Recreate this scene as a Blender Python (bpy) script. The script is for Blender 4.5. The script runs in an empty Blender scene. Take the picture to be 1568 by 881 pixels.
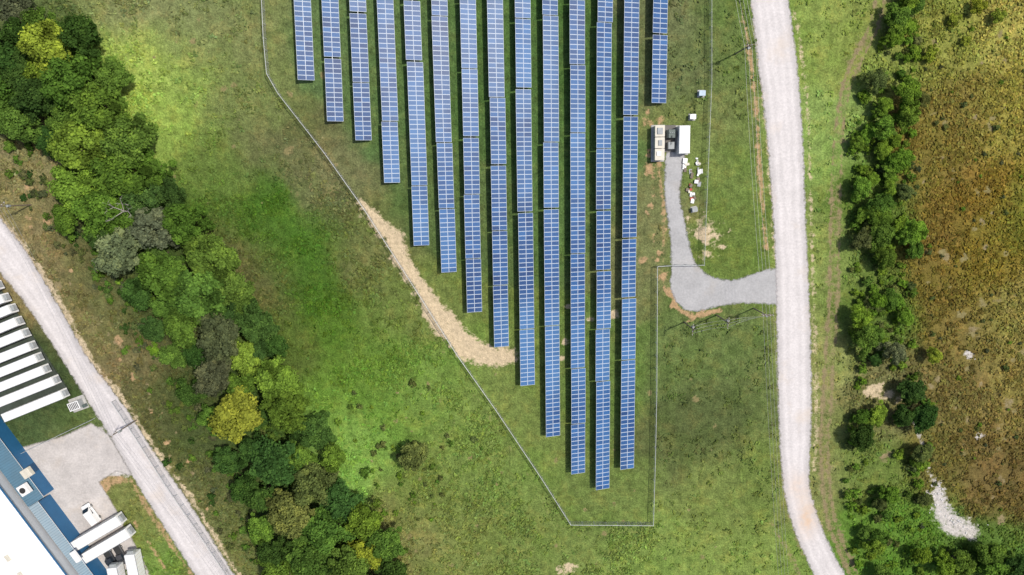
import bpy, math, random
import numpy as np
from mathutils import Vector, Matrix
rng=np.random.default_rng(7); random.seed(7)
S=bpy.context.scene
# ------------------------------------------------ survey frame
F=1060.0; T=math.radians(8.7); H=161.0; CY=24.6
ct,st=math.cos(T),math.sin(T)
def W(u,v,h=0.0):
    x=(u-784)/F; y=-(v-440.5)/F
    wy=y*ct-st; wz=-y*st-ct
    k=(H-h)/(-wz)
    return Vector((x*k, CY+wy*k, h))
def UV(x,y):
    y=y-CY
    d=-y*st+H*ct
    cy=y*ct+H*st
    return 784+F*x/d, 440.5-F*cy/d
def lin(c):
    c=np.asarray(c,float)/255.
    return np.where(c<=0.04045,c/12.92,((c+0.055)/1.055)**2.4)
def link(o): S.collection.objects.link(o); return o
# ------------------------------------------------ numpy noise
def vnoise(x,y,seed=0):
    xi=np.floor(x).astype(np.int64); yi=np.floor(y).astype(np.int64)
    fx=x-xi; fy=y-yi; fx=fx*fx*(3-2*fx); fy=fy*fy*(3-2*fy)
    def h(a,b):
        n=(a*374761393+b*668265263+seed*1442695041)&0xffffffff
        n=((n^(n>>13))*1274126177)&0xffffffff
        return ((n^(n>>16))&0xffff)/65535.
    return (h(xi,yi)*(1-fx)+h(xi+1,yi)*fx)*(1-fy)+(h(xi,yi+1)*(1-fx)+h(xi+1,yi+1)*fx)*fy
def fbm(x,y,seed=0,o=4):
    r=0;a=.5;t=0
    for i in range(o):
        r=r+a*vnoise(x*2**i+17*i,y*2**i-9*i,seed+i); t+=a; a*=.5
    return r/t
def seg_dist(px,py,pts):
    d=np.full(px.shape,1e9)
    for (ax,ay),(bx,by) in zip(pts[:-1],pts[1:]):
        dx,dy=bx-ax,by-ay; L=dx*dx+dy*dy+1e-9
        t=np.clip(((px-ax)*dx+(py-ay)*dy)/L,0,1)
        d=np.minimum(d,np.hypot(px-ax-t*dx,py-ay-t*dy))
    return d
def sd_poly(px,py,pts):
    ins=np.zeros(px.shape,bool); q=list(pts)+[pts[0]]
    for (ax,ay),(bx,by) in zip(q[:-1],q[1:]):
        if ay==by: continue
        c=((ay>py)!=(by>py))&(px<(bx-ax)*(py-ay)/(by-ay)+ax)
        ins^=c
    d=seg_dist(px,py,q)
    return np.where(ins,d,-d)
def smooth(pts,n=6):
    P=[pts[0]]+list(pts)+[pts[-1]]; out=[]
    for i in range(1,len(P)-2):
        p0,p1,p2,p3=[np.array(P[i+k],float) for k in(-1,0,1,2)]
        for j in range(n):
            t=j/n
            out.append(tuple(.5*((2*p1)+(-p0+p2)*t+(2*p0-5*p1+4*p2-p3)*t*t+(-p0+3*p1-3*p2+p3)*t**3)))
    out.append(tuple(P[-1])); return out
# ------------------------------------------------ node helper
def mat(name):
    m=bpy.data.materials.new(name); m.use_nodes=True
    nt=m.node_tree; nt.nodes.clear()
    out=nt.nodes.new('ShaderNodeOutputMaterial'); b=nt.nodes.new('ShaderNodeBsdfPrincipled')
    nt.links.new(b.outputs[0],out.inputs[0])
    return m,nt,b,out
def N(nt,t,**k):
    n=nt.nodes.new(t)
    for a,v in k.items():
        if a in n.inputs.keys(): n.inputs[a].default_value=v
        else: setattr(n,a,v)
    return n
def noise(nt,scale,detail=4,rough=.6,vec=None):
    n=nt.nodes.new('ShaderNodeTexNoise'); n.inputs['Scale'].default_value=scale
    n.inputs['Detail'].default_value=min(detail,4); n.inputs['Roughness'].default_value=rough
    if vec is not None: nt.links.new(vec,n.inputs['Vector'])
    return n.outputs['Fac']
def mth(nt,op,a,b=None,clamp=False):
    n=nt.nodes.new('ShaderNodeMath'); n.operation=op; n.use_clamp=clamp
    for i,x in enumerate((a,b)):
        if x is None: continue
        if isinstance(x,(int,float)): n.inputs[i].default_value=x
        else: nt.links.new(x,n.inputs[i])
    return n.outputs[0]
def mrange(nt,x,a,b,c,d):
    n=nt.nodes.new('ShaderNodeMapRange'); nt.links.new(x,n.inputs[0])
    for i,v in enumerate((a,b,c,d)): n.inputs[i+1].default_value=v
    return n.outputs[0]
def mix(nt,f,a,b,bt='MIX'):
    n=nt.nodes.new('ShaderNodeMix'); n.data_type='RGBA'; n.blend_type=bt
    for i,x in ((0,f),(6,a),(7,b)):
        if isinstance(x,(int,float)): n.inputs[i].default_value=x
        elif isinstance(x,(tuple,list)): n.inputs[i].default_value=(*x[:3],1)
        else: nt.links.new(x,n.inputs[i])
    return n.outputs[2]
def gray(nt,f):
    n=nt.nodes.new('ShaderNodeCombineColor')
    for i in range(3): nt.links.new(f,n.inputs[i])
    return n.outputs[0]
def bump(nt,b,h,s=.5,d=.2):
    n=nt.nodes.new('ShaderNodeBump'); n.inputs['Strength'].default_value=s; n.inputs['Distance'].default_value=d
    nt.links.new(h,n.inputs['Height']); nt.links.new(n.outputs[0],b.inputs['Normal'])
def simple(name,col,rough=.6,metal=0,var=.15,scale=1.5):
    m,nt,b,o=mat(name)
    tc=N(nt,'ShaderNodeTexCoord').outputs['Object']
    f=mrange(nt,noise(nt,scale,6,.65,tc),.3,.7,1-var,1+var)
    nt.links.new(mix(nt,1.,tuple(col),gray(nt,f),'MULTIPLY'),b.inputs['Base Color'])
    b.inputs['Roughness'].default_value=rough; b.inputs['Metallic'].default_value=metal
    return m
# ------------------------------------------------ ground colour field: grass hues with cloud light and shade baked in
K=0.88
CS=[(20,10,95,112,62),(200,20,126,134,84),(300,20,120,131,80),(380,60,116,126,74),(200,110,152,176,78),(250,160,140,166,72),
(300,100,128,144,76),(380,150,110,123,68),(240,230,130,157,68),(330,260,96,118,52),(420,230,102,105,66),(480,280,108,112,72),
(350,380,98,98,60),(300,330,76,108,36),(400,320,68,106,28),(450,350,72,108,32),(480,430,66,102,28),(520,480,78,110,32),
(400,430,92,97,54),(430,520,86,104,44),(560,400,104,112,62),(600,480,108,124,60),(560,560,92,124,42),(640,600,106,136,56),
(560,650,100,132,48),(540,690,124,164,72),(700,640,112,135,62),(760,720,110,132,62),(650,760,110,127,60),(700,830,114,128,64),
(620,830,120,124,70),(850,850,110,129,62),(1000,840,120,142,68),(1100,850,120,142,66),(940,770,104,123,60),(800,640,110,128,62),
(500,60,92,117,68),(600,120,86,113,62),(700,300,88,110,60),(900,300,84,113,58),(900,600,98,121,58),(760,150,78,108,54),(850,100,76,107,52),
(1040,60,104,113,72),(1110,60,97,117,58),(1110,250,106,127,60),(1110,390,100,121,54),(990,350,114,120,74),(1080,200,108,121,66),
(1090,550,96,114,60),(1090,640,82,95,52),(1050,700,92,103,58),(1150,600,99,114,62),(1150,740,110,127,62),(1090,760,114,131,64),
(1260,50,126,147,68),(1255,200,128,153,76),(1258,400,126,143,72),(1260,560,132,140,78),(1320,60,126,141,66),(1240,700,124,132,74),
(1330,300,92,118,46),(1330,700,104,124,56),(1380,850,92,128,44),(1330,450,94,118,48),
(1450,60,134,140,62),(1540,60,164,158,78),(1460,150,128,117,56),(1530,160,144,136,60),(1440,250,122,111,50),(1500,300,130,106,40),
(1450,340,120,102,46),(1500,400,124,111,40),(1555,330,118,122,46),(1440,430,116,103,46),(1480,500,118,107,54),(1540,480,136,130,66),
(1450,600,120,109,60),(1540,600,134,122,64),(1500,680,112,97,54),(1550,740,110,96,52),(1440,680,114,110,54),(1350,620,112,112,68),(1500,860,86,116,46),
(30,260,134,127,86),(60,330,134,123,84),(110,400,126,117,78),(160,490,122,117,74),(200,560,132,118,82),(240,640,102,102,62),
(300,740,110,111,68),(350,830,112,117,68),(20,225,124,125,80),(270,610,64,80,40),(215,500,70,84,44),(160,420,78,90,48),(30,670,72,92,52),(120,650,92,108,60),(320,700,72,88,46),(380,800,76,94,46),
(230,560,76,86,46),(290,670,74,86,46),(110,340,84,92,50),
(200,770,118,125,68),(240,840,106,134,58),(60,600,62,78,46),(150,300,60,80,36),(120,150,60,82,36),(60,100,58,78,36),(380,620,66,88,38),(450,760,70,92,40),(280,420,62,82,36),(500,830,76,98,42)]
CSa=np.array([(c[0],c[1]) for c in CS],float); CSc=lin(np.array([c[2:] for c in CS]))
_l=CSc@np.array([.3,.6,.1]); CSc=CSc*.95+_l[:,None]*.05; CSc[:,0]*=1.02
def shaded_base_col(u,v):
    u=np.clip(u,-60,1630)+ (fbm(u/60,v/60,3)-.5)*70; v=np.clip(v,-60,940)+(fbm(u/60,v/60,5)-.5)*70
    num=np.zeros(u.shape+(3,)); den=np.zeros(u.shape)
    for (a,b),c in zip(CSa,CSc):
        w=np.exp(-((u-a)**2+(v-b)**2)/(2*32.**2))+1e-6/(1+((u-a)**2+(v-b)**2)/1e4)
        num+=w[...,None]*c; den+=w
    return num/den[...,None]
TAN=(218,198,164); ORG=(192,160,120); TRK=(154,140,104); PALE=(214,208,202); MUD=(148,138,94)
DP=[
 ([(538,302),(560,306),(590,338),(617,361),(627,394),(653,430),(675,463),(703,488),(731,518),(760,533),(791,537),(795,551),(770,564),(734,562),(704,548),(674,518),(648,486),(632,448),(607,411),(591,378),(566,346)],TAN,8,1),
 ([(1018,440),(1030,470),(1055,490),(1105,478),(1105,470),(1060,478),(1040,468),(1030,440)],ORG,3,1),
 ([(1418,718),(1444,738),(1452,772),(1474,790),(1502,808),(1492,828),(1455,822),(1430,800),(1428,765)],PALE,8,.9),  # pale patch paints sky glare on water into the ground colour
 ([(155,728),(185,722),(200,735),(170,745),(160,770),(150,750)],ORG,4,.8),
 ([(130,660),(160,655),(190,700),(200,730),(150,725),(105,700)],PALE,6,.9)]
DC=[(1080,362,27,TAN),(1082,360,16,ORG),(1012,424,14,ORG),(995,258,12,ORG),(988,190,9,ORG),(1000,300,7,ORG),(865,522,9,TAN),(940,480,8,TAN),(903,490,6,TAN),(860,548,5,TAN),
 (1485,545,11,PALE),(1545,620,15,TRK),(1530,655,11,TRK),(1500,668,7,PALE),(870,870,14,TAN),(205,578,9,ORG),(180,520,8,ORG),(150,470,7,ORG),(70,340,8,ORG),(40,285,10,ORG),(10,235,10,TRK),
 (1490,505,9,TRK),(1420,755,8,PALE),(1415,690,8,PALE),(600,395,12,TAN),(1343,598,17,TAN),(1364,604,16,TAN),(1358,697,14,TRK),(120,700,24,PALE),(325,770,7,TRK),(230,600,7,TRK),(870,470,6,TAN),(985,400,7,ORG),(1535,735,9,TRK),
 (1220,748,10,ORG),(1250,800,11,ORG)]
for k in range(30):
    DC.append((1000+rng.normal(0,8),170+rng.random()*230,rng.uniform(2,6.5),ORG))
for k in range(46):
    t=rng.random(); DC.append((20+t*330+rng.normal(14,14),330+t*540+rng.normal(0,14)-25,rng.uniform(2,6.5),TRK if k%2 else ORG))
for k in range(90):
    DC.append((rng.uniform(1410,1580),rng.uniform(40,800),rng.uniform(2,9),MUD if k%3 else TRK))
for k in range(60):
    DC.append((rng.uniform(560,1180),rng.uniform(560,880),rng.uniform(2,6),MUD))
for k in range(30):
    DC.append((rng.uniform(220,520),rng.uniform(20,330),rng.uniform(3,8),MUD))
DL=[([(1136,15),(1148,80),(1157,160),(1162,240),(1166,300),(1172,380)],ORG,4,.75),
 ([(1150,-10),(1163,100),(1174,200),(1182,300),(1188,400)],TAN,4,.6),
 ([(1216,20),(1230,100),(1238,200),(1241,300),(1245,450),(1250,600),(1247,720)],TAN,4.0,.6),
 ([(1194,470),(1196,600),(1198,700),(1206,780),(1230,850)],TRK,4,.6),
 ([(1398,635),(1410,675),(1424,720),(1440,750)],PALE,4,.62),
 ([(396,-30),(402,120),(420,158),(490,245),(548,325)],MUD,3,.42),
 ([(630,460),(690,555),(750,640),(820,745),(866,812),(1000,812)],MUD,3,.4),
 ([(1345,-30),(1331,40),(1298,110),(1281,180),(1273,300),(1270,450),(1261,600),(1257,700),(1268,800),(1306,890)],TRK,3.6,.85),
 ([(1359,-30),(1345,40),(1311,112),(1293,182),(1286,300),(1283,450),(1273,600),(1268,700),(1280,800),(1318,890)],TRK,3.6,.8),
 ([(1352,-30),(1338,40),(1304,110),(1287,180),(1279,300),(1276,450),(1267,600),(1262,700),(1274,800),(1312,890)],TRK,14,.5),
 ([(-40,290),(10,345),(48,395),(98,475),(138,548),(175,595),(200,630),(250,705),(300,775),(368,885)],TAN,5,.75),
 ([(200,735),(240,800),(300,890)],ORG,5,.7),
 ([(205,800),(240,850),(262,885)],ORG,3,.7),
 ([(1012,180),(1008,240),(1016,320),(1016,400)],ORG,4,.7),
 ([(1180,800),(1210,850),(1225,885)],TRK,4,.6),
 ([(1085,490),(1180,480)],TRK,3,.4)]
def dirt_field(u,v):
    n=(fbm(u/9,v/9,21)-.5)*2; n2=(fbm(u/22,v/22,31)-.5)*2
    m=np.zeros(u.shape); col=np.zeros(u.shape+(3,)); col[...]=lin(TAN)
    def put(d,soft,amp,c):
        nonlocal m
        f=np.clip(.5+d/soft,0,1)*amp
        k=f>m; m[k]=f[k]; col[k]=lin(c)
    for p,c,s,a in DP:
        put(sd_poly(u+n*8,v+n2*8,p)+n*3,s*2,a,c)
    for x,y,r,c in DC:
        k=(np.abs(u-x)<r*4)&(np.abs(v-y)<r*4)
        if not k.any(): continue
        d=np.hypot((u[k]-x)*(1 if c is not TAN else .85),(v[k]-y)); f=np.clip(.5+(r*.7-d+n[k]*r*.9+n2[k]*r*.6)/(r*.9),0,1)*.84
        mk=m[k]; ck=col[k]; q=f>mk; mk[q]=f[q]; ck[q]=lin(c); m[k]=mk; col[k]=ck
    for p,c,w,a in DL:
        put(w-seg_dist(u,v,smooth(p))+n*w*.9+n2*w*.9,w*1.6,a,c)
    return m,col
# ground sheet
def axis(lo,hi,step):
    core=np.arange(lo,hi+.01,step); o=np.array([2,6,14,30,60,120,300,700,1500,3500,8000.])
    return np.concatenate([lo-o[::-1],core,hi+o])
gx=axis(-140,140,.42); gy=axis(-92,74,.42)
X,Y=np.meshgrid(gx,gy); nx,ny=len(gx),len(gy)
def grid_mesh(name,X,Y,Z,keep=None):
    ny,nx=X.shape
    co=np.stack([X,Y,Z],-1).reshape(-1,3)
    i=np.arange(ny*nx).reshape(ny,nx)
    f=np.stack([i[:-1,:-1],i[:-1,1:],i[1:,1:],i[1:,:-1]],-1).reshape(-1,4)
    idx=None
    if keep is not None:
        kf=keep.reshape(-1)[f].any(1); f=f[kf]
        used=np.unique(f); remap=np.full(ny*nx,-1); remap[used]=np.arange(len(used)); f=remap[f]; co=co[used]; idx=used
    return raw_mesh(name,co,f),idx,f
def raw_mesh(name,co,f):
    me=bpy.data.meshes.new(name); n=len(f); k=f.shape[1]
    me.vertices.add(len(co)); me.vertices.foreach_set('co',np.ascontiguousarray(co,dtype=np.float32).ravel())
    me.loops.add(n*k); me.loops.foreach_set('vertex_index',f.astype(np.int32).ravel())
    me.polygons.add(n); me.polygons.foreach_set('loop_start',np.arange(0,n*k,k,dtype=np.int32)); 
    me.update(calc_edges=True); me.validate(); return me
def add_col(me,name,c,a=None):
    at=me.color_attributes.new(name,'FLOAT_COLOR','POINT')
    d=np.ones((len(c),4),np.float32); d[:,:3]=c
    if a is not None: d[:,3]=a
    at.data.foreach_set('color',d.ravel())
def add_f(me,name,v):
    at=me.attributes.new(name,'FLOAT','POINT'); at.data.foreach_set('value',np.asarray(v,np.float32).ravel())
Xc=np.clip(X,-200,200); Yc=np.clip(Y,-150,140)
U,V=UV(Xc,Yc)
bc=shaded_base_col(U,V)*K
dm,dc=dirt_field(U,V)
me,_,_=grid_mesh('ground',X,Y,np.zeros_like(X))
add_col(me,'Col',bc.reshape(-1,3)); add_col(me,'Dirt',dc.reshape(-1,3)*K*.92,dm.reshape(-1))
def attr(nt,name):
    n=nt.nodes.new('ShaderNodeAttribute'); n.attribute_name=name; return n
m,nt,b,o=mat('grass_and_dirt')
tc=N(nt,'ShaderNodeTexCoord').outputs['Object']
mp=N(nt,'ShaderNodeMapping'); nt.links.new(tc,mp.inputs[0]); mp.inputs['Scale'].default_value=(1.1,.07,1)
n1=noise(nt,.09,4,.65,tc); n2=noise(nt,.5,4,.75,tc); n3=noise(nt,2.4,3,.7,tc); n4=noise(nt,.2,4,.75,tc); n5=noise(nt,1.,2,.6,mp.outputs[0])
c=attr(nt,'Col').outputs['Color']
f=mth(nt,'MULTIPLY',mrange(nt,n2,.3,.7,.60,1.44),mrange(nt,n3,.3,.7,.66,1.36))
f=mth(nt,'MULTIPLY',f,mrange(nt,n5,.3,.7,.92,1.08))
c=mix(nt,1.,c,gray(nt,f),'MULTIPLY')
c=mix(nt,mrange(nt,n4,.5,.66,0,.75),c,mix(nt,1.,c,(1.42,1.17,1.12),'MULTIPLY'))
c=mix(nt,mrange(nt,n1,.46,.62,0,.6),c,mix(nt,1.,c,(.78,.90,.70),'MULTIPLY'))
d=attr(nt,'Dirt')
dcol=mix(nt,1.,d.outputs['Color'],gray(nt,mrange(nt,noise(nt,1.1,4,.75,tc),.3,.7,.72,1.28)),'MULTIPLY')
thr=mth(nt,'ADD',d.outputs['Alpha'],mth(nt,'MULTIPLY',mth(nt,'SUBTRACT',noise(nt,1.0,4,.78,tc),.5),2.0))
df=mrange(nt,thr,.42,.8,0,1)
df=mth(nt,'MULTIPLY',df,mrange(nt,d.outputs['Alpha'],.02,.2,0,1),True)
nt.links.new(mix(nt,df,c,dcol),b.inputs['Base Color'])
b.inputs['Roughness'].default_value=.95; b.inputs['Specular IOR Level'].default_value=.1
bump(nt,b,mth(nt,'ADD',mth(nt,'MULTIPLY',n3,.5),n2),.85,.5)
me.materials.append(m); link(bpy.data.objects.new('ground',me))
# ------------------------------------------------ paved / gravel areas
def gravel_mat(name,col,edge=.5,var=.12,tracks=True,stain=None):
    res=[]
    for alpha in(False,True):
        m,nt,b,o=mat(name+('_edge' if alpha else ''))
        tc=N(nt,'ShaderNodeTexCoord').outputs['Object']; sd=attr(nt,'sd').outputs['Fac']
        v=mrange(nt,noise(nt,.25,5,.7,tc),.3,.7,1-var,1+var); v=mth(nt,'MULTIPLY',v,mrange(nt,noise(nt,2.,4,.8,tc),.3,.7,.88,1.12))
        if tracks:
            w=mth(nt,'SINE',mth(nt,'MULTIPLY',mth(nt,'ADD',sd,mth(nt,'MULTIPLY',noise(nt,.15,2,.5,tc),1.2)),3.4))
            v=mth(nt,'MULTIPLY',v,mrange(nt,w,-1,1,.95,1.04))
            v=mth(nt,'MULTIPLY',v,mrange(nt,sd,0,1.8,.8,1.03))
        c=mix(nt,1.,col,gray(nt,v),'MULTIPLY')
        c=mix(nt,mrange(nt,noise(nt,.12,4,.6,tc),.55,.7,0,.5),c,stain or tuple(np.array(col)*(1.02,.93,.8)))
        c=mix(nt,mth(nt,'MULTIPLY',attr(nt,'st').outputs['Fac'],mrange(nt,noise(nt,.5,4,.7,tc),.3,.6,.2,1)),c,(.62,.42,.26))
        nt.links.new(c,b.inputs['Base Color']); b.inputs['Roughness'].default_value=.95
        b.inputs['Specular IOR Level'].default_value=.2
        bump(nt,b,noise(nt,3,4,.7,tc),.3,.12)
        if alpha:
            a=mth(nt,'ADD',sd,mth(nt,'MULTIPLY',mth(nt,'SUBTRACT',noise(nt,.8,5,.75,tc),.5),edge*3.6))
            nt.links.new(mrange(nt,a,-.15,.4,0,1),b.inputs['Alpha'])
        res.append(m)
    return res
def area(name,pix,z,m,step=.45,pad=1.0):
    pts=[tuple(W(*p)[:2]) for p in pix]
    xs=[p[0] for p in pts]; ys=[p[1] for p in pts]
    X,Y=np.meshgrid(np.arange(min(xs)-1.5,max(xs)+1.5,step),np.arange(min(ys)-1.5,max(ys)+1.5,step))
    sd=sd_poly(X,Y,pts)
    me,idx,f=grid_mesh(name,X,Y,np.full_like(X,z),sd>-pad)
    sv_=sd.reshape(-1)[idx]; add_f(me,'sd',sv_)
    uu,vv=UV(X.reshape(-1)[idx],Y.reshape(-1)[idx]); add_f(me,'st',.75*np.exp(-((uu-1236)/14)**2-((vv-795)/24)**2)+.4*np.exp(-((uu-1222)/16)**2-((vv-745)/22)**2))
    me.materials.append(m[0]); me.materials.append(m[1])
    me.polygons.foreach_set('material_index',(sv_[f].min(1)<1.35).astype(np.int32))
    return link(bpy.data.objects.new(name,me))
gm=gravel_mat('pale_gravel',(.60,.565,.555),.5,.08); gm2=gravel_mat('grey_gravel',(.40,.395,.395),.5,.12,False)
cm=gravel_mat('concrete_slab',(.50,.465,.44),.25,.16,False); am=gravel_mat('asphalt_dark',(.06,.075,.06),.2,.25,False)
RL=smooth([(1138,-90),(1149,0),(1161,100),(1173,200),(1181,300),(1187,400),(1189,500),(1191,600),(1193,660),(1196,710),(1201,755),(1213,805),(1232,850),(1250,890),(1300,990)])
RR=smooth([(1198,-90),(1208,0),(1221,100),(1229,200),(1233,300),(1237,400),(1241,500),(1243,600),(1242,660),(1240,710),(1241,750),(1256,800),(1278,850),(1300,890),(1352,990)])
area('gravel_road',RL+RR[::-1],.03,gm)
LL=smooth([(-120,290),(-60,348),(0,418),(40,468),(90,543),(130,608),(165,663),(200,725),(240,790),(300,883),(350,960)])
LR=smooth([(-70,240),(-30,295),(0,333),(40,385),(90,468),(130,540),(165,588),(195,628),(240,698),(290,770),(362,885),(410,960)])
area('gravel_road',LL+LR[::-1],.03,gm)
area('gravel_driveway',smooth([(1196,408),(1160,417),(1120,429),(1085,421),(1064,400),(1055,370),(1048,335),(1041,300),(1046,262),(1046,232),(1021,232),(1018,300),(1024,350),(1028,405),(1026,440),(1040,468),(1062,478),(1095,471),(1130,465),(1196,467)],4),.02,gm2)
area('concrete_yard',[(15,690),(95,668),(140,648),(166,665),(205,730),(178,722),(152,738),(178,780),(205,830),(240,900),(130,940),(60,860),(0,780)],.015,cm)
area('trailer_parking_pavement',[(-40,420),(0,440),(45,505),(108,600),(-30,660),(-90,560)],.012,am)
# ------------------------------------------------ mesh builder
class MB:
    def __init__(s): s.v=[];s.f=[];s.m=[];s.mats=[]
    def mi(s,m):
        if m not in s.mats: s.mats.append(m)
        return s.mats.index(m)
    def add(s,vs,fs,m,M=None):
        o=len(s.v); s.v+= [tuple(M@Vector(v)) if M else tuple(v) for v in vs]
        for f in fs: s.f.append([o+i for i in f]); s.m.append(s.mi(m))
    def box(s,c,d,m,M=None,tx=1,ty=1,bev=0):
        x,y,z=[k/2 for k in d]
        if bev:
            b=bev; vs=[];
            for zz,i in((-z,b),(-z+b,0),(z-b,0),(z,b)):
                sx=x-i; sy=y-i; bb=b
                for px,py in((-sx+bb,-sy),(sx-bb,-sy),(sx,-sy+bb),(sx,sy-bb),(sx-bb,sy),(-sx+bb,sy),(-sx,sy-bb),(-sx,-sy+bb)):
                    vs.append((c[0]+px,c[1]+py,c[2]+zz))
            fs=[list(range(7,-1,-1)),list(range(24,32))]
            for l in range(3):
                for i in range(8): j=(i+1)%8; fs.append([l*8+i,l*8+j,l*8+8+j,l*8+8+i])
            s.add(vs,fs,m,M); return
        vs=[(c[0]+a*x*(tx if e>0 else 1),c[1]+q*y*(ty if e>0 else 1),c[2]+e*z) for e in(-1,1) for a,q in((-1,-1),(1,-1),(1,1),(-1,1))]
        s.add(vs,[(3,2,1,0),(4,5,6,7),(0,1,5,4),(1,2,6,5),(2,3,7,6),(3,0,4,7)],m,M)
    def cyl(s,a,b,r1,r2,m,n=8,M=None):
        a=Vector(a);b=Vector(b);d=(b-a).normalized(); p=d.orthogonal().normalized(); q=d.cross(p)
        vs=[a+(p*math.cos(t)+q*math.sin(t))*r1 for t in [2*math.pi*i/n for i in range(n)]]+[b+(p*math.cos(t)+q*math.sin(t))*r2 for t in [2*math.pi*i/n for i in range(n)]]
        s.add(vs,[(i,(i+1)%n,n+(i+1)%n,n+i) for i in range(n)]+[tuple(range(n-1,-1,-1)),tuple(range(n,2*n))],m,M)
    def obj(s,name,M=None):
        me=bpy.data.meshes.new(name); me.from_pydata(s.v,[],s.f)
        for m in s.mats: me.materials.append(m)
        me.polygons.foreach_set('material_index',s.m); me.update()
        o=bpy.data.objects.new(name,me)
        if M: o.matrix_world=M
        return link(o)
def place(p,ang): return Matrix.Translation(p)@Matrix.Rotation(ang,4,'Z')
steel=simple('galvanised_steel',(.42,.43,.44),.45,.6); white=simple('white_painted_metal',(.8,.8,.79),.45,0,.06,.6)
offw=simple('cream_painted_metal',(.62,.58,.48),.5,0,.1); dark=simple('dark_rubber',(.03,.03,.03),.8); glass=simple('tinted_glass',(.02,.03,.04),.08)
wood=simple('weathered_wood',(.2,.16,.12),.85,0,.25,3); grey=simple('grey_enclosure_paint',(.3,.32,.32),.5); green=simple('green_enclosure_paint',(.08,.11,.10),.5)
conc=simple('concrete',(.42,.41,.39),.9,0,.2,2)
# ------------------------------------------------ solar rows
MW=1.80
m,nt,b,o=mat('solar_module_glass'); 
uvn=N(nt,'ShaderNodeUVMap').outputs[0]; sep=N(nt,'ShaderNodeSeparateXYZ'); nt.links.new(uvn,sep.inputs[0])
def lines(x,period,w):
    fr=mth(nt,'FRACT',mth(nt,'DIVIDE',x,period)); a=mth(nt,'ABSOLUTE',mth(nt,'SUBTRACT',fr,.5))
    return mth(nt,'GREATER_THAN',a,.5-w/period/2)
frame=mth(nt,'MAXIMUM',lines(sep.outputs[0],1.04,.15),lines(sep.outputs[1],MW,.13))
mt=attr(nt,'tone').outputs['Fac']; tc=N(nt,'ShaderNodeTexCoord').outputs['Object']
cc=mix(nt,mt,(.003,.034,.135),(.022,.105,.29))
cc=mix(nt,mrange(nt,noise(nt,.03,3,.55,tc),.46,.64,0,.6),cc,(.075,.20,.41))  # broad pale drift paints uneven sky reflection into the module colour
cell=mth(nt,'MAXIMUM',lines(sep.outputs[0],.173,.012),lines(sep.outputs[1],.15,.012))
cc=mix(nt,mth(nt,'MULTIPLY',cell,.4),cc,(.3,.36,.45))
cc=mix(nt,mth(nt,'MULTIPLY',frame,.82),cc,(.60,.67,.75))
nt.links.new(cc,b.inputs['Base Color']); b.inputs['Roughness'].default_value=.36; b.inputs['Specular IOR Level'].default_value=.14
pm=m
rows=[(463,469,123),(505,513,186),(547,557,215),(589,601,280),(631,645,376),(673,687,417),(716,727,478),(758,768,531),(800,808,590),(842,847,668),(884,885,725),(926,922,749),(968,960,718),(1011,1008,158)]
for ri,(tx,bx,by) in enumerate(rows):
    hub=1.8
    A=W(bx,by,hub); B=W(tx,0,hub); d=(B-A).normalized(); L=(B-A).length+30
    c0=Vector((d.y,-d.x,0))
    vs=[];fs=[];uv=[];tone=[]; mb=MB()
    s=0; r=random.Random(ri)
    while s<L:
        n=r.choice([12,13,14,26]); ln=n*1.04; tilt=math.radians(17+r.uniform(-1.6,1.6)); off=r.uniform(-.12,.12)
        cr=Vector((c0.x*math.cos(tilt),c0.y*math.cos(tilt),-math.sin(tilt))); nm=cr.cross(d).normalized()
        if nm.z<0: nm=-nm
        segt=r.uniform(-.2,.2)
        for i in range(n):
            for side in(-1,0):
                a=A+d*(s+i*1.04+.01)+cr*(side*MW+.01+off)+nm*.12
                e1=d*1.02; e2=cr*(MW-.02)
                o4=len(vs); vs+=[a,a+e1,a+e1+e2,a+e2]; vs+=[q-nm*.05 for q in vs[-4:]]
                fs+=[(o4,o4+3,o4+2,o4+1),(o4+4,o4+5,o4+6,o4+7)]+[(o4+k,o4+(k+1)%4,o4+4+(k+1)%4,o4+4+k) for k in range(4)]
                u0,v0=i*1.04+.01,(side+1)*MW+.01
                q=[(u0,v0),(u0,v0+MW-.02),(u0+1.02,v0+MW-.02),(u0+1.02,v0)]
                uv+=q+[(.52,.5)]*20
                tone+=[min(1,max(0,r.gauss(.45,.2)+segt))]*8
        for k in range(int(ln//6)+1):
            p=A+d*(s+1+k*6.3); mb.cyl((p.x,p.y,0),(p.x,p.y,hub),.08,.08,steel,6)
        s+=ln+r.choice([.18,.22,.4])
    mb.cyl(A,A+d*s,.08,.08,steel,8)
    rack=mb.obj('tracker_rack')
    me=bpy.data.meshes.new('solar_modules'); me.from_pydata([tuple(v) for v in vs],[],fs); me.materials.append(pm)
    ul=me.uv_layers.new(name='UVMap'); ul.data.foreach_set('uv',np.array(uv,np.float32).ravel()); add_f(me,'tone',tone); me.update()
    po=link(bpy.data.objects.new('solar_modules',me))
    e=link(bpy.data.objects.new('solar_panel_row',None)); rack.parent=e; po.parent=e
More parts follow.
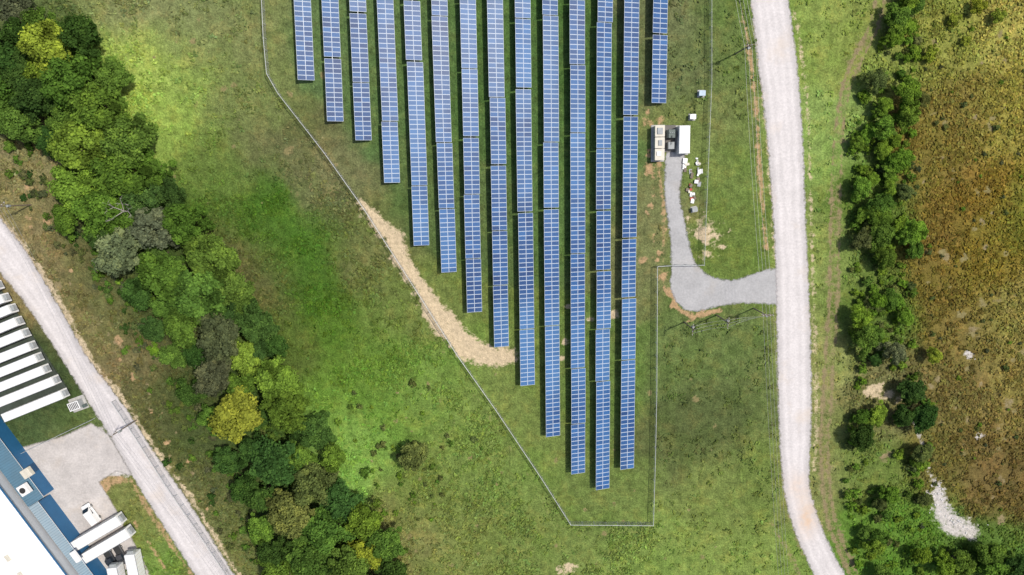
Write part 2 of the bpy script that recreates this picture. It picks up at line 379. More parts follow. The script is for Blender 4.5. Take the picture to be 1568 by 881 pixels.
# ------------------------------------------------ foliage
def leafmat(name,objcol=True):
    m,nt,b,o=mat(name)
    nt.nodes.remove(b)
    if objcol:
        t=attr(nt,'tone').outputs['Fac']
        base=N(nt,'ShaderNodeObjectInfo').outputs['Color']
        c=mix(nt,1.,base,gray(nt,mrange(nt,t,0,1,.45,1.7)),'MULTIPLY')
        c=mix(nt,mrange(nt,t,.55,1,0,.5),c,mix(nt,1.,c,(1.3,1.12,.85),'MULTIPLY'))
    else: c=attr(nt,'Col').outputs['Color']
    a=N(nt,'ShaderNodeBsdfDiffuse'); tr=N(nt,'ShaderNodeBsdfTranslucent'); ms=N(nt,'ShaderNodeMixShader'); ms.inputs[0].default_value=.25
    nt.links.new(c,a.inputs[0]); nt.links.new(c,tr.inputs[0]); nt.links.new(a.outputs[0],ms.inputs[1]); nt.links.new(tr.outputs[0],ms.inputs[2]); nt.links.new(ms.outputs[0],o.inputs[0])
    return m
leafm=leafmat('foliage'); weedm=leafmat('weed_foliage',False); bark=simple('bark',(.11,.085,.06),.95,0,.3,4)
def quads(cen,nrm,size,r):
    n=len(cen); nrm=nrm/np.linalg.norm(nrm,axis=1,keepdims=True)
    a=np.cross(nrm,r.normal(size=(n,3))); a/=np.linalg.norm(a,axis=1,keepdims=True); b=np.cross(nrm,a)
    s=size[:,None]; asp=r.uniform(.5,.9,(n,1))
    P=np.stack([cen-a*s,cen-b*s*asp+nrm*s*.15,cen+a*s,cen+b*s*asp-nrm*s*.1],1)
    return P.reshape(-1,3)
def make_tree(seed,nc=46,lpc=240,leaf=.055,bush=False):
    r=np.random.default_rng(seed)
    ph=r.uniform(0,6.28,3)
    th=r.uniform(0,2*np.pi,nc); rad=np.sqrt(r.uniform(0,1,nc))
    lob=.82+.18*np.sin(2*th+ph[0])+.15*np.sin(3*th+ph[1])+.10*np.sin(5*th+ph[2])
    rr=rad*lob*.85
    top=(1.62 if not bush else .95)
    zz=(.45 if not bush else .15)+ (top-.5 if not bush else top-.2)*np.sqrt(np.clip(1-(rr/.98)**2,0.02,1))*r.uniform(.5,1,nc)
    C=np.stack([rr*np.cos(th),rr*np.sin(th),zz],1); cr=r.uniform(.11,.25,nc)*(1.15-.35*rad)
    ci=np.repeat(np.arange(nc),lpc); n=len(ci)
    d=r.normal(size=(n,3)); d/=np.linalg.norm(d,axis=1,keepdims=True); d[:,2]=np.where(r.random(n)<.6,np.abs(d[:,2]),d[:,2])
    rho=r.uniform(.45,1.25,n)[:,None]
    P=C[ci]+d*cr[ci][:,None]*rho*np.array([1.1,1.1,.75])
    P[:,2]=np.maximum(P[:,2],.05)
    nrm=d+r.normal(size=(n,3))*.55+np.array([0,0,.35])
    q=quads(P,nrm,r.uniform(.5,1.2,n)*leaf,r)
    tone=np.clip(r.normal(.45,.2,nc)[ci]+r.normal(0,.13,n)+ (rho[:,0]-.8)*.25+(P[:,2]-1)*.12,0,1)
    mb=MB()
    tz=.6 if not bush else .2
    mb.cyl((0,0,0),(.02,.01,tz),.06 if not bush else .03,.04,0,7)
    for k in r.choice(nc,min(9,nc),replace=False):
        mid=C[k]*.5+np.array([0,0,tz*.5]); mb.cyl((.02,.01,tz*.9),mid,.03,.018,0,5); mb.cyl(mid,C[k],.018,.006,0,5)
    tv=np.array(mb.v); tf=mb.f
    allv=np.concatenate([q,tv]); nq=len(q)//4
    me=bpy.data.meshes.new('tree_mesh')
    faces=np.arange(len(q)).reshape(-1,4).tolist()+[[i+len(q) for i in f] for f in tf]
    me.from_pydata(allv.tolist(),[],faces)
    mi=np.zeros(len(faces),np.int32); mi[nq:]=1
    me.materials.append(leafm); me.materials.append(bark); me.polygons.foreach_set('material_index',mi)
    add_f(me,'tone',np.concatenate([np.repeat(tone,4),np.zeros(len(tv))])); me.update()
    return me
trees=[make_tree(i+10,58,170,.052) for i in range(9)]
bushes=[make_tree(i+50,18,90,.09,True) for i in range(6)]
COL={'y':(134,146,54),'g':(90,120,50),'b':(110,140,52),'d':(64,92,44),'o':(100,112,64),'s':(104,118,86),'r':(90,98,68)}
def tree(u,v,rp,k,bush=False,name=None):
    R=rp/6.5; R*= 1.12
    me=random.choice(bushes if bush else trees)
    o=bpy.data.objects.new(name or ('shrub' if bush else 'deciduous_tree'),me)
    h=R*(.6 if bush else 1.15)
    p=W(u,v,h); o.location=(p.x,p.y,0); o.rotation_euler=(0,0,random.uniform(0,6.28)); zs=random.uniform(.85,1.1)
    o.scale=(R,R*random.uniform(.88,1.1),R*zs)
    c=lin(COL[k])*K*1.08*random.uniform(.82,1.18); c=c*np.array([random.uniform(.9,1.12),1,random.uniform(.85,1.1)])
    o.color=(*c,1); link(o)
TL=[(70,72,42,'y'),(28,48,32,'d'),(118,55,34,'d'),(108,125,42,'g'),(52,150,36,'d'),(20,110,30,'d'),(28,192,30,'g'),(150,165,42,'g'),(196,212,42,'g'),(120,225,44,'b'),(90,185,30,'g'),
(185,262,46,'g'),(112,285,40,'b'),(216,300,36,'d'),(232,255,26,'g'),(150,325,42,'g'),(232,350,38,'s'),(182,385,38,'s'),(280,340,38,'g'),(318,395,42,'g'),(250,425,42,'g'),(205,345,30,'g'),
(300,452,44,'g'),(352,440,34,'g'),(282,500,36,'g'),(336,518,38,'r'),(390,495,32,'d'),(375,548,28,'b'),(425,585,38,'b'),(326,575,34,'r'),(358,640,42,'y'),(440,630,40,'g'),
(478,665,34,'d'),(418,712,44,'d'),(478,742,36,'o'),(522,770,34,'d'),(440,790,40,'o'),(498,815,42,'g'),(556,800,34,'b'),(588,838,34,'g'),(470,862,38,'g'),(632,700,26,'o'),(535,868,38,'g'),
(560,850,30,'y'),(400,760,30,'d'),(20,10,30,'r'),(-20,80,40,'d'),(-20,160,36,'g'),(600,885,30,'d'),(510,700,24,'b'),(545,930,40,'g'),(425,880,34,'g'),(345,480,26,'d'),(240,390,26,'d'),(385,690,24,'d'),
(0,140,30,'g'),(168,120,30,'g'),(60,110,28,'b'),(140,205,26,'d'),(395,540,24,'d'),(70,215,24,'d'),(210,450,26,'d'),(250,470,24,'g'),(300,545,26,'d'),(160,360,26,'d'),(370,590,26,'g'),(60,40,28,'g'),(395,640,24,'d'),
(100,335,24,'g'),(262,300,26,'d'),(232,505,22,'d'),(262,545,22,'g'),(292,600,24,'d'),(320,640,20,'g'),(350,705,26,'d'),(372,748,24,'d'),(402,812,28,'g'),(420,845,28,'d'),(456,700,28,'g'),(492,735,24,'o'),(372,470,24,'g'),(420,530,22,'d'),(330,450,24,'d'),(560,905,30,'d')]
for t in TL: tree(*t)
belt=[(40,60),(120,180),(170,280),(240,370),(300,460),(360,560),(410,660),(460,750),(520,830),(570,880)]
bl=smooth(belt,8)
for i in range(150):
    p=random.choice(bl); tree(p[0]+random.gauss(-10,36),p[1]+random.gauss(12,26),random.uniform(7,15),random.choice('ggddbo'),True)
for i in range(160):
    t=random.random(); u=np.interp(t,[0,.25,.5,.75,1],[20,120,220,300,390]); v=np.interp(t,[0,.25,.5,.75,1],[225,375,520,680,860])
    tree(u+random.gauss(0,18),v+random.gauss(0,12),random.uniform(3,9),random.choice('ggdoor'),True)
def band(v):
    a=np.interp(v,[0,60,150,200,560,640,700,780,881],[1372,1354,1322,1304,1303,1300,1292,1297,1307])
    b=np.interp(v,[0,120,200,400,560,620,700,780,820,881],[1400,1415,1400,1395,1400,1430,1425,1425,1480,1590]); return a,b
cnt=0
for i in range(1400):
    v=random.uniform(-30,910); a,b_=band(v); u=random.uniform(a,b_)
    if (565<v<635 and 1320<u<1385) or (640<v<740 and 1325<u<1400 and random.random()<.7): continue
    if v>720 and v<850 and 1410<u<1505: continue
    cnt+=1
    if cnt<66: tree(min(u+10,b_+6),v,random.uniform(11,20),random.choice('gbgbgbo' if v<500 else 'gdgbbo'))
    elif cnt<400: tree(u,v,random.uniform(4,11),random.choice('gbbbbo'),True)
for (u,v,r_,k) in [(1328,520,24,'g'),(1400,600,22,'d'),(1418,640,24,'d'),(1322,670,22,'d'),(1370,540,20,'s'),(1395,140,22,'b'),(1380,245,20,'b'),(1378,25,20,'g'),(1350,360,20,'g'),(1520,850,26,'g'),(1560,870,28,'d'),(1475,866,22,'g'),(1430,545,14,'y'),(1535,875,26,'b')]: tree(u,v,r_,k)
for i in range(110): tree(random.uniform(1400,1600),random.uniform(-20,880),random.uniform(2,6),random.choice('orob'),True)
for i in range(60): tree(random.gauss(620,60),random.gauss(720,60),random.uniform(3,7),random.choice('gbo'),True)
for (u,v,r_) in [(1500,10,16),(1530,25,14),(1460,30,12),(1480,60,10),(1425,80,14)]: tree(u,v,r_,'y',True)
# weeds
def field_weeds(name,n,dens,size,lo=.85,hi=1.7):
    u=rng.uniform(-20,1590,n*4); v=rng.uniform(-20,900,n*4)
    k=rng.random(n*4)<dens(u,v); u,v=u[k][:n],v[k][:n]; n=len(u)
    P=np.array([W(a,b_)[:] for a,b_ in zip(u,v)])
    bcx=shaded_base_col(u,v)*K*rng.uniform(lo,hi,(n,1))*np.stack([rng.uniform(.88,1.12,n),rng.uniform(.97,1.08,n),rng.uniform(.8,1.1,n)],1)
    q=6; ci=np.repeat(np.arange(n),q); s=rng.uniform(*size,n)[ci]
    off=rng.normal(size=(n*q,3))*np.array([.55,.55,.1])*s[:,None]; c=P[ci]+off; c[:,2]=np.abs(off[:,2])+s*.22
    nr=rng.normal(size=(n*q,3))*.38+np.array([0,0,1.])
    Q=quads(c,nr,s*rng.uniform(.3,.6,n*q),rng)
    me=raw_mesh(name,Q,np.arange(len(Q)).reshape(-1,4)); add_col(me,'Col',np.repeat(bcx[ci]*rng.uniform(.8,1.25,(n*q,1)),4,0)); me.materials.append(weedm); link(bpy.data.objects.new(name,me))
fen=[(403,-50),(408,60),(413,115),(430,145),(500,235),(560,320),(640,445),(700,540),(760,625),(830,730),(873,798),(998,799),(1001,700),(1003,600),(1004,407)]
fp=fen+[(1004,-50)]
roadp=RL+RR[::-1]; lroad=LL+LR[::-1]
def allow(u,v):
    k=(sd_poly(u,v,roadp)<-4)&(sd_poly(u,v,lroad)<-4)&(sd_poly(u,v,fp)<-3)
    k&=~((u<190)&(v>430)&(u<(v-430)*.6+60))
    k&=~((u>1010)&(u<1200)&(v>180)&(v<490))&(dirt_field(u,v)[0]<.3)
    return k
def dn(u,v):
    a=allow(u,v); p=.10+.9*np.clip((fbm(u/38,v/38,77)-.42)*4,0,1)
    p=np.where((u>1000)&(u<1300),p*.18,p); p=np.where((u<420)&(v<300)&(u>230),p*.2,p)
    p=np.where((u>330)&(u<520)&(v>190)&(v<300),p*.3,p)
    return a*p
field_weeds('meadow_weeds',24000,dn,(.3,.85))
def dn2(u,v): return allow(u,v)*(u>1385)*np.clip((fbm(u/25,v/25,99)-.3)*2.5,.1,1)
field_weeds('marsh_grass',13000,dn2,(.3,.9),.6,1.7)
# dead tree
mb=MB()
def br(p,d,l,r,n):
    q=p+d*l; mb.cyl(p,q,r,r*.6,deadw,5)
    if n>0:
        for i in range(3):
            br(q,(d+Vector((random.gauss(0,.6),random.gauss(0,.6),random.gauss(0.1,.35)))).normalized(),l*.68,r*.6,n-1)
deadw=simple('bleached_deadwood',(.38,.35,.31),.9)
br(Vector((0,0,0)),Vector((0.05,0,1)),8,.2,0)
for i in range(4): br(Vector((.4,0,7.7)),Vector((math.cos(i*1.3),math.sin(i*1.3),.8)).normalized(),2.1,.1,2)
o=mb.obj('dead_tree'); p=W(178,324,10); o.location=(p.x,p.y,0)
# ------------------------------------------------ fences
m,nt,b,o=mat('chain_link_mesh'); uvn=N(nt,'ShaderNodeUVMap').outputs[0]; sep=N(nt,'ShaderNodeSeparateXYZ'); nt.links.new(uvn,sep.inputs[0])
a=mth(nt,'ADD',sep.outputs[0],sep.outputs[1]); c=mth(nt,'SUBTRACT',sep.outputs[0],sep.outputs[1])
al=mth(nt,'MAXIMUM',lines(a,.08,.012),lines(c,.08,.012)); nt.links.new(al,b.inputs['Alpha']); b.inputs['Base Color'].default_value=(.5,.51,.52,1); b.inputs['Metallic'].default_value=.3
linkm=m
frail=simple('fence_rail',(.5,.52,.52),.5,.1)
def fence(name,pix,hh=2.1,rr_=.05):
    P=[W(*p) for p in pix]; mb=MB(); vs=[];fs=[];uv=[]; acc=0
    for a,b_ in zip(P[:-1],P[1:]):
        L=(b_-a).length; n=max(1,round(L/3))
        for i in range(n):
            p=a.lerp(b_,i/n); q=a.lerp(b_,(i+1)/n)
            mb.cyl(p,p+Vector((0,0,hh+.05)),.06,.06,frail,6)
            mb.cyl(p+Vector((0,0,hh)),q+Vector((0,0,hh)),rr_,rr_,frail,6)
        o4=len(vs); up=Vector((0,0,hh-.05)); lo=Vector((0,0,.05)); vs+=[a+lo,b_+lo,b_+up,a+up]; fs.append((o4,o4+1,o4+2,o4+3)); uv+=[(acc,0),(acc+L,0),(acc+L,hh),(acc,hh)]; acc+=L
    mb.cyl(P[-1],P[-1]+Vector((0,0,hh+.05)),.06,.06,frail,6)
    fr=mb.obj('posts_and_rail'); me=bpy.data.meshes.new('mesh_fabric'); me.from_pydata([tuple(v) for v in vs],[],fs); ul=me.uv_layers.new(name='UVMap'); ul.data.foreach_set('uv',np.array(uv,np.float32).ravel()); me.materials.append(linkm)
    fo=link(bpy.data.objects.new('mesh_fabric',me)); e=link(bpy.data.objects.new(name,None)); fr.parent=e; fo.parent=e
fence('chain_link_fence',fen,2.1,.06)
fence('chain_link_fence',[(1064,405),(1075,405),(1077,350),(1081,250),(1086,130),(1086,0),(1086,-50)],2.1,.04)
fence('chain_link_gate',[(1004,407),(1034,405),(1064,405)],2.1,.06)
fence('chain_link_fence',[(178,612),(215,668),(262,742),(312,815),(368,900)],2.1,.06)
fence('chain_link_fence',[(20,700),(95,664),(146,640)],1.8)
# ------------------------------------------------ poles & wires
def pole(u,v,ang,hh=10,arm=2.6,two=False):
    p=W(u,v,hh*.95); mb=MB()
    mb.cyl((0,0,0),(0,0,hh),.17,.11,wood,9)
    for z in ([hh-.5,hh-1.3] if two else [hh-.5]):
        mb.box((0,.14,z),(arm,.12,.14),wood)
        for k in(-.45,-.15,.15,.45): mb.cyl((k*arm,.14,z+.07),(k*arm,.14,z+.32),.07,.05,white,6)
    mb.cyl((.3,-.25,hh-2.6),(.3,-.25,hh-1.7),.28,.28,grey,10)
    mb.cyl((0,.1,hh-1.4),(.9,.14,hh-.6),.03,.03,steel,5); mb.cyl((0,.1,hh-1.4),(-.9,.14,hh-.6),.03,.03,steel,5)
    o=mb.obj('utility_pole',place((p.x,p.y,0),ang)); return Vector((p.x,p.y,hh-.2)),ang,arm
pA=pole(1148,70,0.1);pB=pole(1176,484,0.0,two=True);pC=pole(1116,495,1.5);pD=pole(1062,505,1.5,9)
pE=pole(175,665,.9,10);pF=pole(2,316,.7,10);pG=pole(1205,960,.3);pH=pole(1120,-110,.1);pI=pole(420,1000,.9)
cable=simple('aluminium_cable',(.35,.35,.36),.5,.3)
def wires(a,b_,offs=(-.45,-.15,.15,.45),sag=1.0,r=.02):
    mb=MB()
    for k in offs:
        p0=a[0]+Vector((math.cos(a[1]),math.sin(a[1]),0))*k*a[2]; p1=b_[0]+Vector((math.cos(b_[1]),math.sin(b_[1]),0))*k*b_[2]
        pr=None
        for i in range(13):
            t=i/12; q=p0.lerp(p1,t)-Vector((0,0,4*sag*t*(1-t)))
            if pr is not None: mb.cyl(pr,q,r,r,cable,4)
            pr=q
    mb.obj('power_line')
wires(pH,pA);wires(pA,pB);wires(pB,pG);wires(pB,pC,(-.3,0,.3));wires(pC,pD,(-.3,0,.3));wires(pF,pE);wires(pE,pI)
# ------------------------------------------------ inverter station
def container(name,u,v,w,l,h,m1,ang=0,roof=None):
    mb=MB(); mb.box((0,0,.1),(w+.5,l+.5,.2),conc); mb.box((0,0,.25+h/2),(w,l,h),m1,bev=.06)
    n=int(l/.6)
    for i in range(n):
        y=-l/2+.4+i*(l-.8)/(n-1)
        mb.box((0,y,.25+h+.02),(w-.25,.08,.05),m1); mb.box((w/2+.02,y,.25+h/2),(.05,.1,h-.3),m1); mb.box((-w/2-.02,y,.25+h/2),(.05,.1,h-.3),m1)
    for sx in(-.25,.25): mb.box((sx*w,l/2+.02,.25+h/2),(w*.42,.05,h-.4),grey); mb.box((sx*w*.3,l/2+.06,.25+h/2),(.04,.05,h*.5),steel)
    for sx in (-1,1):
        for sy in(-1,1): mb.box((sx*(w/2-.07),sy*(l/2-.07),.28+h),(.18,.18,.12),steel)
    p=W(u,v,h); return mb.obj(name,place((p.x,p.y,0),ang))
container('shipping_container',1048,214,2.4,6.1,2.6,white,.02)
mb=MB(); mb.box((0,0,.1),(3,8.2,.2),conc)
for y,l,mm in((2.6,2.4,offw),(0,2.3,offw),(-2.6,2.4,offw)):
    mb.box((0,y,1.35),(2.0,l,2.2),mm,bev=.05); mb.box((0,y,2.5),(2.15,l+.1,.08),mm)
    for k in(-.6,0,.6): mb.box((1.02,y+k,1.4),(.04,.5,1.5),grey)
mb.box((0,2.6,2.65),(1.2,1.4,.25),grey); mb.box((-.2,-2.4,2.63),(.9,.9,.2),white); mb.box((.1,0,2.63),(.8,1.2,.2),grey)
p=W(1010,219,2.2); mb.obj('inverter_cabinet',place((p.x,p.y,0),.02))
mb=MB(); mb.box((0,0,.1),(2.4,6,.2),simple('stained_concrete',(.16,.15,.14),.9)); mb.box((0,1,1.1),(1.5,1.9,1.7),green,bev=.05); mb.box((0,-1.6,.95),(1.4,1.6,1.4),grey,bev=.05)
for i in range(9): mb.box((-.95,.2+i*.2,1.1),(.4,.06,1.3),green); mb.box((.95,.2+i*.2,1.1),(.4,.06,1.3),green)
for i in range(3): mb.cyl((-.4+i*.4,1.2,1.9),(-.4+i*.4,1.2,2.4),.09,.05,white,7)
mb.cyl((0,.6,2.2),(0,-1.4,2.0),.06,.06,dark,6)
p=W(1028,212,1.5); mb.obj('pad_mounted_transformer',place((p.x,p.y,0),.02))
def cab(name,u,v,s,m1,ang=0):
    mb=MB(); mb.box((0,0,.08),(s*1.25,s*1.25,.16),conc); mb.box((0,0,.16+s*.45),(s,s*.8,s*.9),m1,bev=.05); mb.box((0,0,.18+s*.9),(s*1.1,s*.9,.07),m1); mb.box((0,s*.41,.16+s*.45),(s*.4,.03,s*.6),grey); mb.box((.1,s*.43,.6),(.05,.05,.2),steel)
    p=W(u,v,1); mb.obj(name,place((p.x,p.y,0),ang))
cab('electrical_cabinet',1061,179,1.2,white); cab('weather_station_cabinet',1075,143,1.3,simple('pale_blue_paint',(.4,.5,.6),.5),0)
cab('electrical_cabinet',1064,321,1.1,grey,.2)
red=simple('faded_red_plastic',(.45,.06,.05),.6)
def scrap(u,v,s,seed):
    r=random.Random(seed); mb=MB()
    for i in range(8):
        M=Matrix.Translation((r.gauss(0,s*.35),r.gauss(0,s*.55),.1+.05*i))@Matrix.Rotation(r.uniform(-.4,.4),4,'Z')@Matrix.Rotation(r.gauss(0,.12),4,'X')
        mb.box((0,0,0),(r.uniform(.25,.7)*s,r.uniform(.3,.9)*s,r.choice([.05,.1,.2])),r.choice([white,white,offw,grey,wood,red if seed in(3,4) else white]),M)
    p=W(u,v); mb.obj('scrap_material_pile',place((p.x,p.y,0),r.uniform(-.4,.4)))
for i,(u,v,s) in enumerate([(1053,256,1.5),(1068,270,1.5),(1067,249,.8),(1055,289,.9),(1058,300,1.3)]): scrap(u,v,s,i)
# ------------------------------------------------ trailers, truck, van
def trailer(u,v,ang,L=15.5,wd=2.5,hh=4.0):
    mb=MB(); bh=hh-1.2
    mb.box((0,0,1.2+bh/2),(L,wd,bh),white,bev=.05)
    n=12
    for i in range(n):
        x=-L/2+.6+i*(L-1.2)/(n-1); mb.box((x,0,hh+.012),(.06,wd-.2,.03),offw)
        for s in(-1,1): mb.box((x,s*(wd/2+.015),1.2+bh/2),(.06,.04,bh-.2),offw)
    for s in(-1,1): mb.box((0,s*(wd/2-.02),hh-.02),(L-.1,.1,.08),steel); mb.box((0,s*.5,1.1),(L-1,.12,.2),dark)
    for x in(-L/2+1.3,-L/2+2.6):
        for s in(-1,1): mb.cyl((x,s*(wd/2-.55),.5),(x,s*(wd/2-.02),.5),.5,.5,dark,14); mb.cyl((x,s*(wd/2-.02),.5),(x,s*(wd/2),.5),.25,.22,steel,10)
    for s in(-1,1): mb.box((L/2-2.8,s*.8,.6),(.12,.12,1.1),steel); mb.box((L/2-2.8,s*.8,.06),(.3,.3,.05),steel); mb.box((-L/2-.02,s*.62,1.2+bh/2),(.04,1.15,bh-.2),grey)
    mb.box((-L/2-.03,0,.65),(.1,2.2,.12),dark); mb.box((L/2+.35,0,2.9),(.7,1.6,1.2),grey,bev=.08)
    p=W(u,v,hh); return mb.obj('semi_trailer',place((p.x,p.y,0),ang))
for (u,v) in [(95,604),(80,584),(67,566),(56,548),(46,530),(35,511),(25,493),(14,474),(4,457),(-8,438)]:
    a=W(u,v,4); b_=W(u-98,v+40,4); d=(a-b_).normalized(); c=a-d*(7.7+random.uniform(0,.5))
    o=trailer(0,0,math.atan2(d.y,d.x)+random.uniform(-.008,.008)); o.location=(c.x,c.y,0); o.scale=(1,.84,1)
def ang_of(a,b_): q=W(*b_)-W(*a); return math.atan2(q.y,q.x)
for a,b_ in (((100,845),(187,794)),((115,864),(200,814))):
    trailer((a[0]+b_[0])/2,(a[1]+b_[1])/2,ang_of(a,b_),14.5,2.6)
trailer(205,885,ang_of((190,915),(213,850))+.5,12,2.6); trailer(178,905,ang_of((190,915),(213,850))+.5,12,2.6)
def vehicle(name,u,v,ang,L=5.6,wd=2.0,col=white,pick=False):
    mb=MB(); mb.box((0,0,.62),(L,wd,.6),col,bev=.12)
    prof=[(-L/2+.1,.9),(-L/2+.15,2.1),(L*.18,2.15),(L*.34,1.25),(L/2-.05,.95)] if not pick else [(-L*.08,.9),(-L*.06,1.75),(L*.16,1.8),(L*.28,1.1),(L/2-.05,.95)]
    n=len(prof); vs=[(x,-wd/2*(.96 if z<1.3 else .82),z) for x,z in prof]+[(x,wd/2*(.96 if z<1.3 else .82),z) for x,z in prof]
    fs=[list(range(n)),list(range(2*n-1,n-1,-1))]+[(i,n+i,n+i+1,i+1) for i in range(n-1)]; mb.add(vs,fs,col)
    (x1,z1),(x2,z2)=prof[2],prof[3]
    mb.add([(x1+.08,-wd*.38,z1-.02),(x2-.02,-wd*.43,z2+.05),(x2-.02,wd*.43,z2+.05),(x1+.08,wd*.38,z1-.02)],[(0,1,2,3)],glass,Matrix.Translation((.03,0,.03)))
    for s in(-1,1):
        mb.add([(x1-1.1,s*wd*.425,1.85),(x1-.05,s*wd*.425,1.85),(x2-.25,s*wd*.475,1.3),(x1-1.1,s*wd*.475,1.3)],[(0,1,2,3)],glass)
        mb.box((x2-.3,s*(wd/2+.1),1.3),(.12,.22,.2),dark); mb.box((L/2-.02,s*wd*.36,.72),(.08,.35,.18),offw); mb.box((-L/2+.02,s*wd*.4,.8),(.08,.2,.3),red)
        for x in(-L*.32,L*.32): mb.cyl((x,s*(wd/2-.22),.36),(x,s*(wd/2+.01),.36),.36,.36,dark,14); mb.cyl((x,s*(wd/2),.36),(x,s*(wd/2+.02),.36),.2,.18,steel,10)
    if pick: mb.box((-L*.29,0,.95),(L*.36,wd*.8,.05),dark)
    mb.box((L/2+.03,0,.45),(.12,wd*.9,.22),dark); mb.box((-L/2-.03,0,.45),(.12,wd*.9,.22),dark)
    p=W(u,v,1.5); return mb.obj(name,place((p.x,p.y,0),ang))
vehicle('cargo_van',137,789,ang_of((127,776),(147,802))+math.pi,5.4,2.1)
navy=simple('dark_truck_paint',(.03,.035,.045),.35)
vehicle('pickup_truck',166,858,ang_of((150,840),(160,857))+.0,5.4,1.9,navy,True)
vehicle('pickup_truck',182,852,ang_of((150,840),(160,857))+.0,5.2,1.9,simple('charcoal_paint',(.06,.06,.065),.4),True)
mb=MB(); mb.box((0,0,.1),(4,3.4,.2),conc); mb.box((0,0,1.1),(2.6,1.9,1.8),grey,bev=.06); mb.box((0,0,2.05),(2.7,2,.08),white)
for i in range(6): mb.box((-1+i*.4,0,2.12),(.18,1.6,.06),dark)
mb.box((1.6,-.9,.7),(.7,.8,1.1),green,bev=.04)
p=W(117,620,1); mb.obj('backup_generator',place((p.x,p.y,0),.35))
# ------------------------------------------------ warehouse
def seam(name,col,rough=.4,period=.6,var=.1):
    m,nt,b,o=mat(name); tc=N(nt,'ShaderNodeTexCoord').outputs['Object']; sp=N(nt,'ShaderNodeSeparateXYZ'); nt.links.new(tc,sp.inputs[0])
    fr=mth(nt,'FRACT',mth(nt,'DIVIDE',sp.outputs[0],period)); ln=mth(nt,'LESS_THAN',fr,.14)
    v=mrange(nt,noise(nt,.4,5,.7,tc),.3,.7,1-var,1+var); c=mix(nt,1.,col,gray(nt,v),'MULTIPLY'); c=mix(nt,mth(nt,'MULTIPLY',ln,.4),c,tuple(np.array(col)*.55))
    nt.links.new(c,b.inputs['Base Color']); b.inputs['Roughness'].default_value=rough; bump(nt,b,ln,.5,.05); return m
wroof=seam('white_seamed_roof',(.84,.85,.86),.5,1.2,.03); broof=seam('blue_seamed_roof',(.014,.10,.17),.4,.6,.15); wall=seam('corrugated_wall',(.5,.52,.54),.6,.3,.08); bluew=seam('blue_wall_trim',(.02,.12,.26),.5,.3)
hE=9.0
A=W(-60,673,hE); B=W(175,983,hE); dx=(B-A); dx.z=0; Lw=dx.length; ang=math.atan2(dx.y,dx.x)
def gable(mb,x0,x1,y0,y1,z,ridge):
    ym=(y0+y1)/2
    mb.add([(x0,y0,z),(x1,y0,z),(x1,ym,ridge),(x0,ym,ridge)],[(0,1,2,3)],wroof); mb.add([(x0,ym,ridge),(x1,ym,ridge),(x1,y1,z),(x0,y1,z)],[(0,1,2,3)],wroof)
    mb.add([(x0,y0,z),(x0,ym,ridge),(x0,y1,z)],[(0,1,2)],wall); mb.add([(x1,y0,z),(x1,ym,ridge),(x1,y1,z)],[(2,1,0)],wall)
mb=MB(); mb.box((Lw/2,-25,hE/2),(Lw,50,hE),wall); gable(mb,-.4,Lw+.4,-50.4,.4,hE+.02,hE+2)
mb.box((Lw/2,.5,hE-.05),(Lw+.8,.25,.25),bluew)
for i in range(9): mb.box((4+i*5,-8,hE+.75),(1.6,1,.3),offw)
main=mb.obj('main_hall',place((A.x,A.y,0),ang))
mb=MB()
def lean(x0,x1,y1,z_in,z_out):
    vs=[(x0,.7,z_in),(x1,.7,z_in),(x1,y1,z_out),(x0,y1,z_out)]; mb.add(vs,[(0,1,2,3)],broof); mb.add([(v[0],v[1],v[2]-.15) for v in vs],[(3,2,1,0)],broof)
    mb.add([(x0,y1,z_out),(x1,y1,z_out),(x1,y1,z_out-.15),(x0,y1,z_out-.15)],[(0,1,2,3)],white)
    mb.box(((x0+x1)/2,(y1-.4+.7)/2,(z_out-.3)/2),(x1-x0-.4,y1-1.1-.05,z_out-.3),bluew)
pl=lambda u,v: (place((A.x,A.y,0),ang).inverted()@W(u,v,5))
q=pl(18,700); q2=pl(70,775); q3=pl(140,872)
lean(q.x-24,q2.x-2,q.y,6.2,4.6); lean(q2.x-1.9,q3.x+30,q2.y*.8+q3.y*.2-1.0,6.2,4.9)
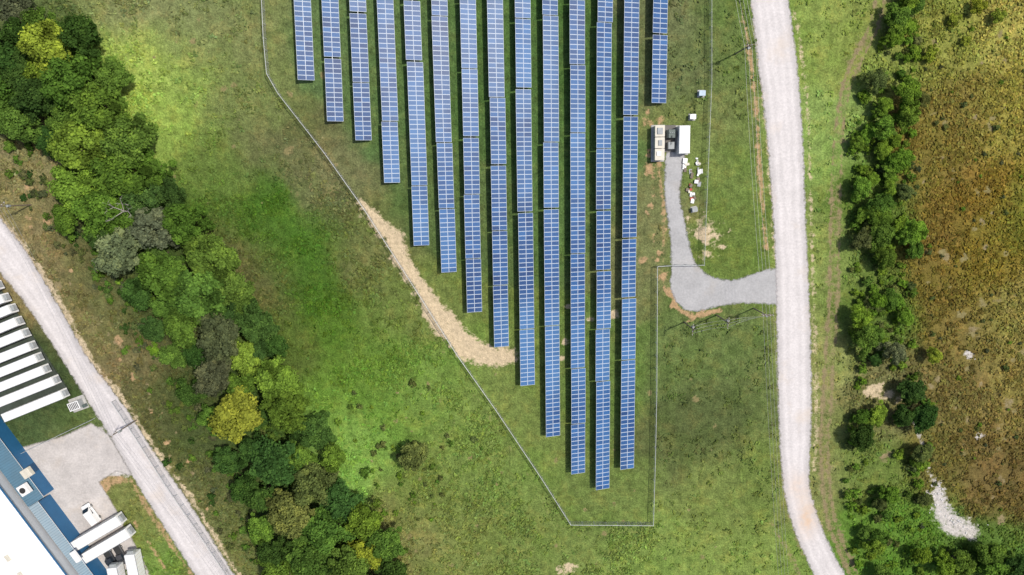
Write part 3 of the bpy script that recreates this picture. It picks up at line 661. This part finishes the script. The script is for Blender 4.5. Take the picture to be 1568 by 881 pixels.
mb.box((q2.x-6,3,6.6),(2.6,2.2,1.3),white,bev=.08); mb.box((q2.x-9,5.6,6.0),(2.2,2.2,1.2),offw,bev=.08); mb.cyl((q2.x-6,3,7.2),(q2.x-6,3,7.4),.7,.7,dark,14)
mb.box((q2.x+14,3,6.4),(3.,1.2,.9),white,bev=.08)
an=mb.obj('lean_to_annex',place((A.x,A.y,0),ang)); e=link(bpy.data.objects.new('warehouse',None)); main.parent=e; an.parent=e
mb=MB(); rk=simple('pale_rock',(.55,.54,.53),.8,0,.2,2)
for i in range(60):
    t=random.random(); u=np.interp(t,[0,.4,1],[1436,1443,1490])+random.gauss(0,9); v=np.interp(t,[0,.4,1],[740,785,816])+random.gauss(0,8)
    p=W(u,v); s=random.uniform(.12,.5); M=Matrix.Translation(p)@Matrix.Rotation(random.random()*6,4,'Z'); mb.box((0,0,s*.15),(s,s*.8,s*.5),rk,M,random.uniform(.5,.8),random.uniform(.5,.8),bev=s*.12)
mb.obj('pale_rubble')  # pale rocks added over the painted water-glare patch
# ------------------------------------------------ light, camera
EL=60
sv=Vector((.90,.43,0)).normalized()*math.cos(math.radians(EL)); sv.z=math.sin(math.radians(EL))
sl=bpy.data.lights.new('sun','SUN'); sl.energy=3.5; sl.angle=math.radians(1.6); sl.color=(1,.95,.87)
so=link(bpy.data.objects.new('sun',sl)); so.rotation_euler=(-sv).to_track_quat('-Z','Y').to_euler(); so.location=(0,0,200)
w=bpy.data.worlds.new('World'); S.world=w; w.use_nodes=True; nt=w.node_tree; bg=nt.nodes['Background']
sk=nt.nodes.new('ShaderNodeTexSky'); sk.sky_type='NISHITA'; sk.sun_disc=False; sk.sun_elevation=math.radians(EL); sk.sun_rotation=math.atan2(sv.x,sv.y)
sk.dust_density=3.0
nt.links.new(sk.outputs[0],bg.inputs[0]); bg.inputs[1].default_value=.115
cam=bpy.data.cameras.new('camera'); cam.sensor_width=36; cam.lens=36*F/1568; cam.clip_end=20000; cam.clip_start=1
co=link(bpy.data.objects.new('camera',cam)); co.location=(0,CY,H); co.rotation_euler=(-T,0,0); S.camera=co
S.view_settings.view_transform='Standard'; S.view_settings.look='None'; S.view_settings.exposure=0
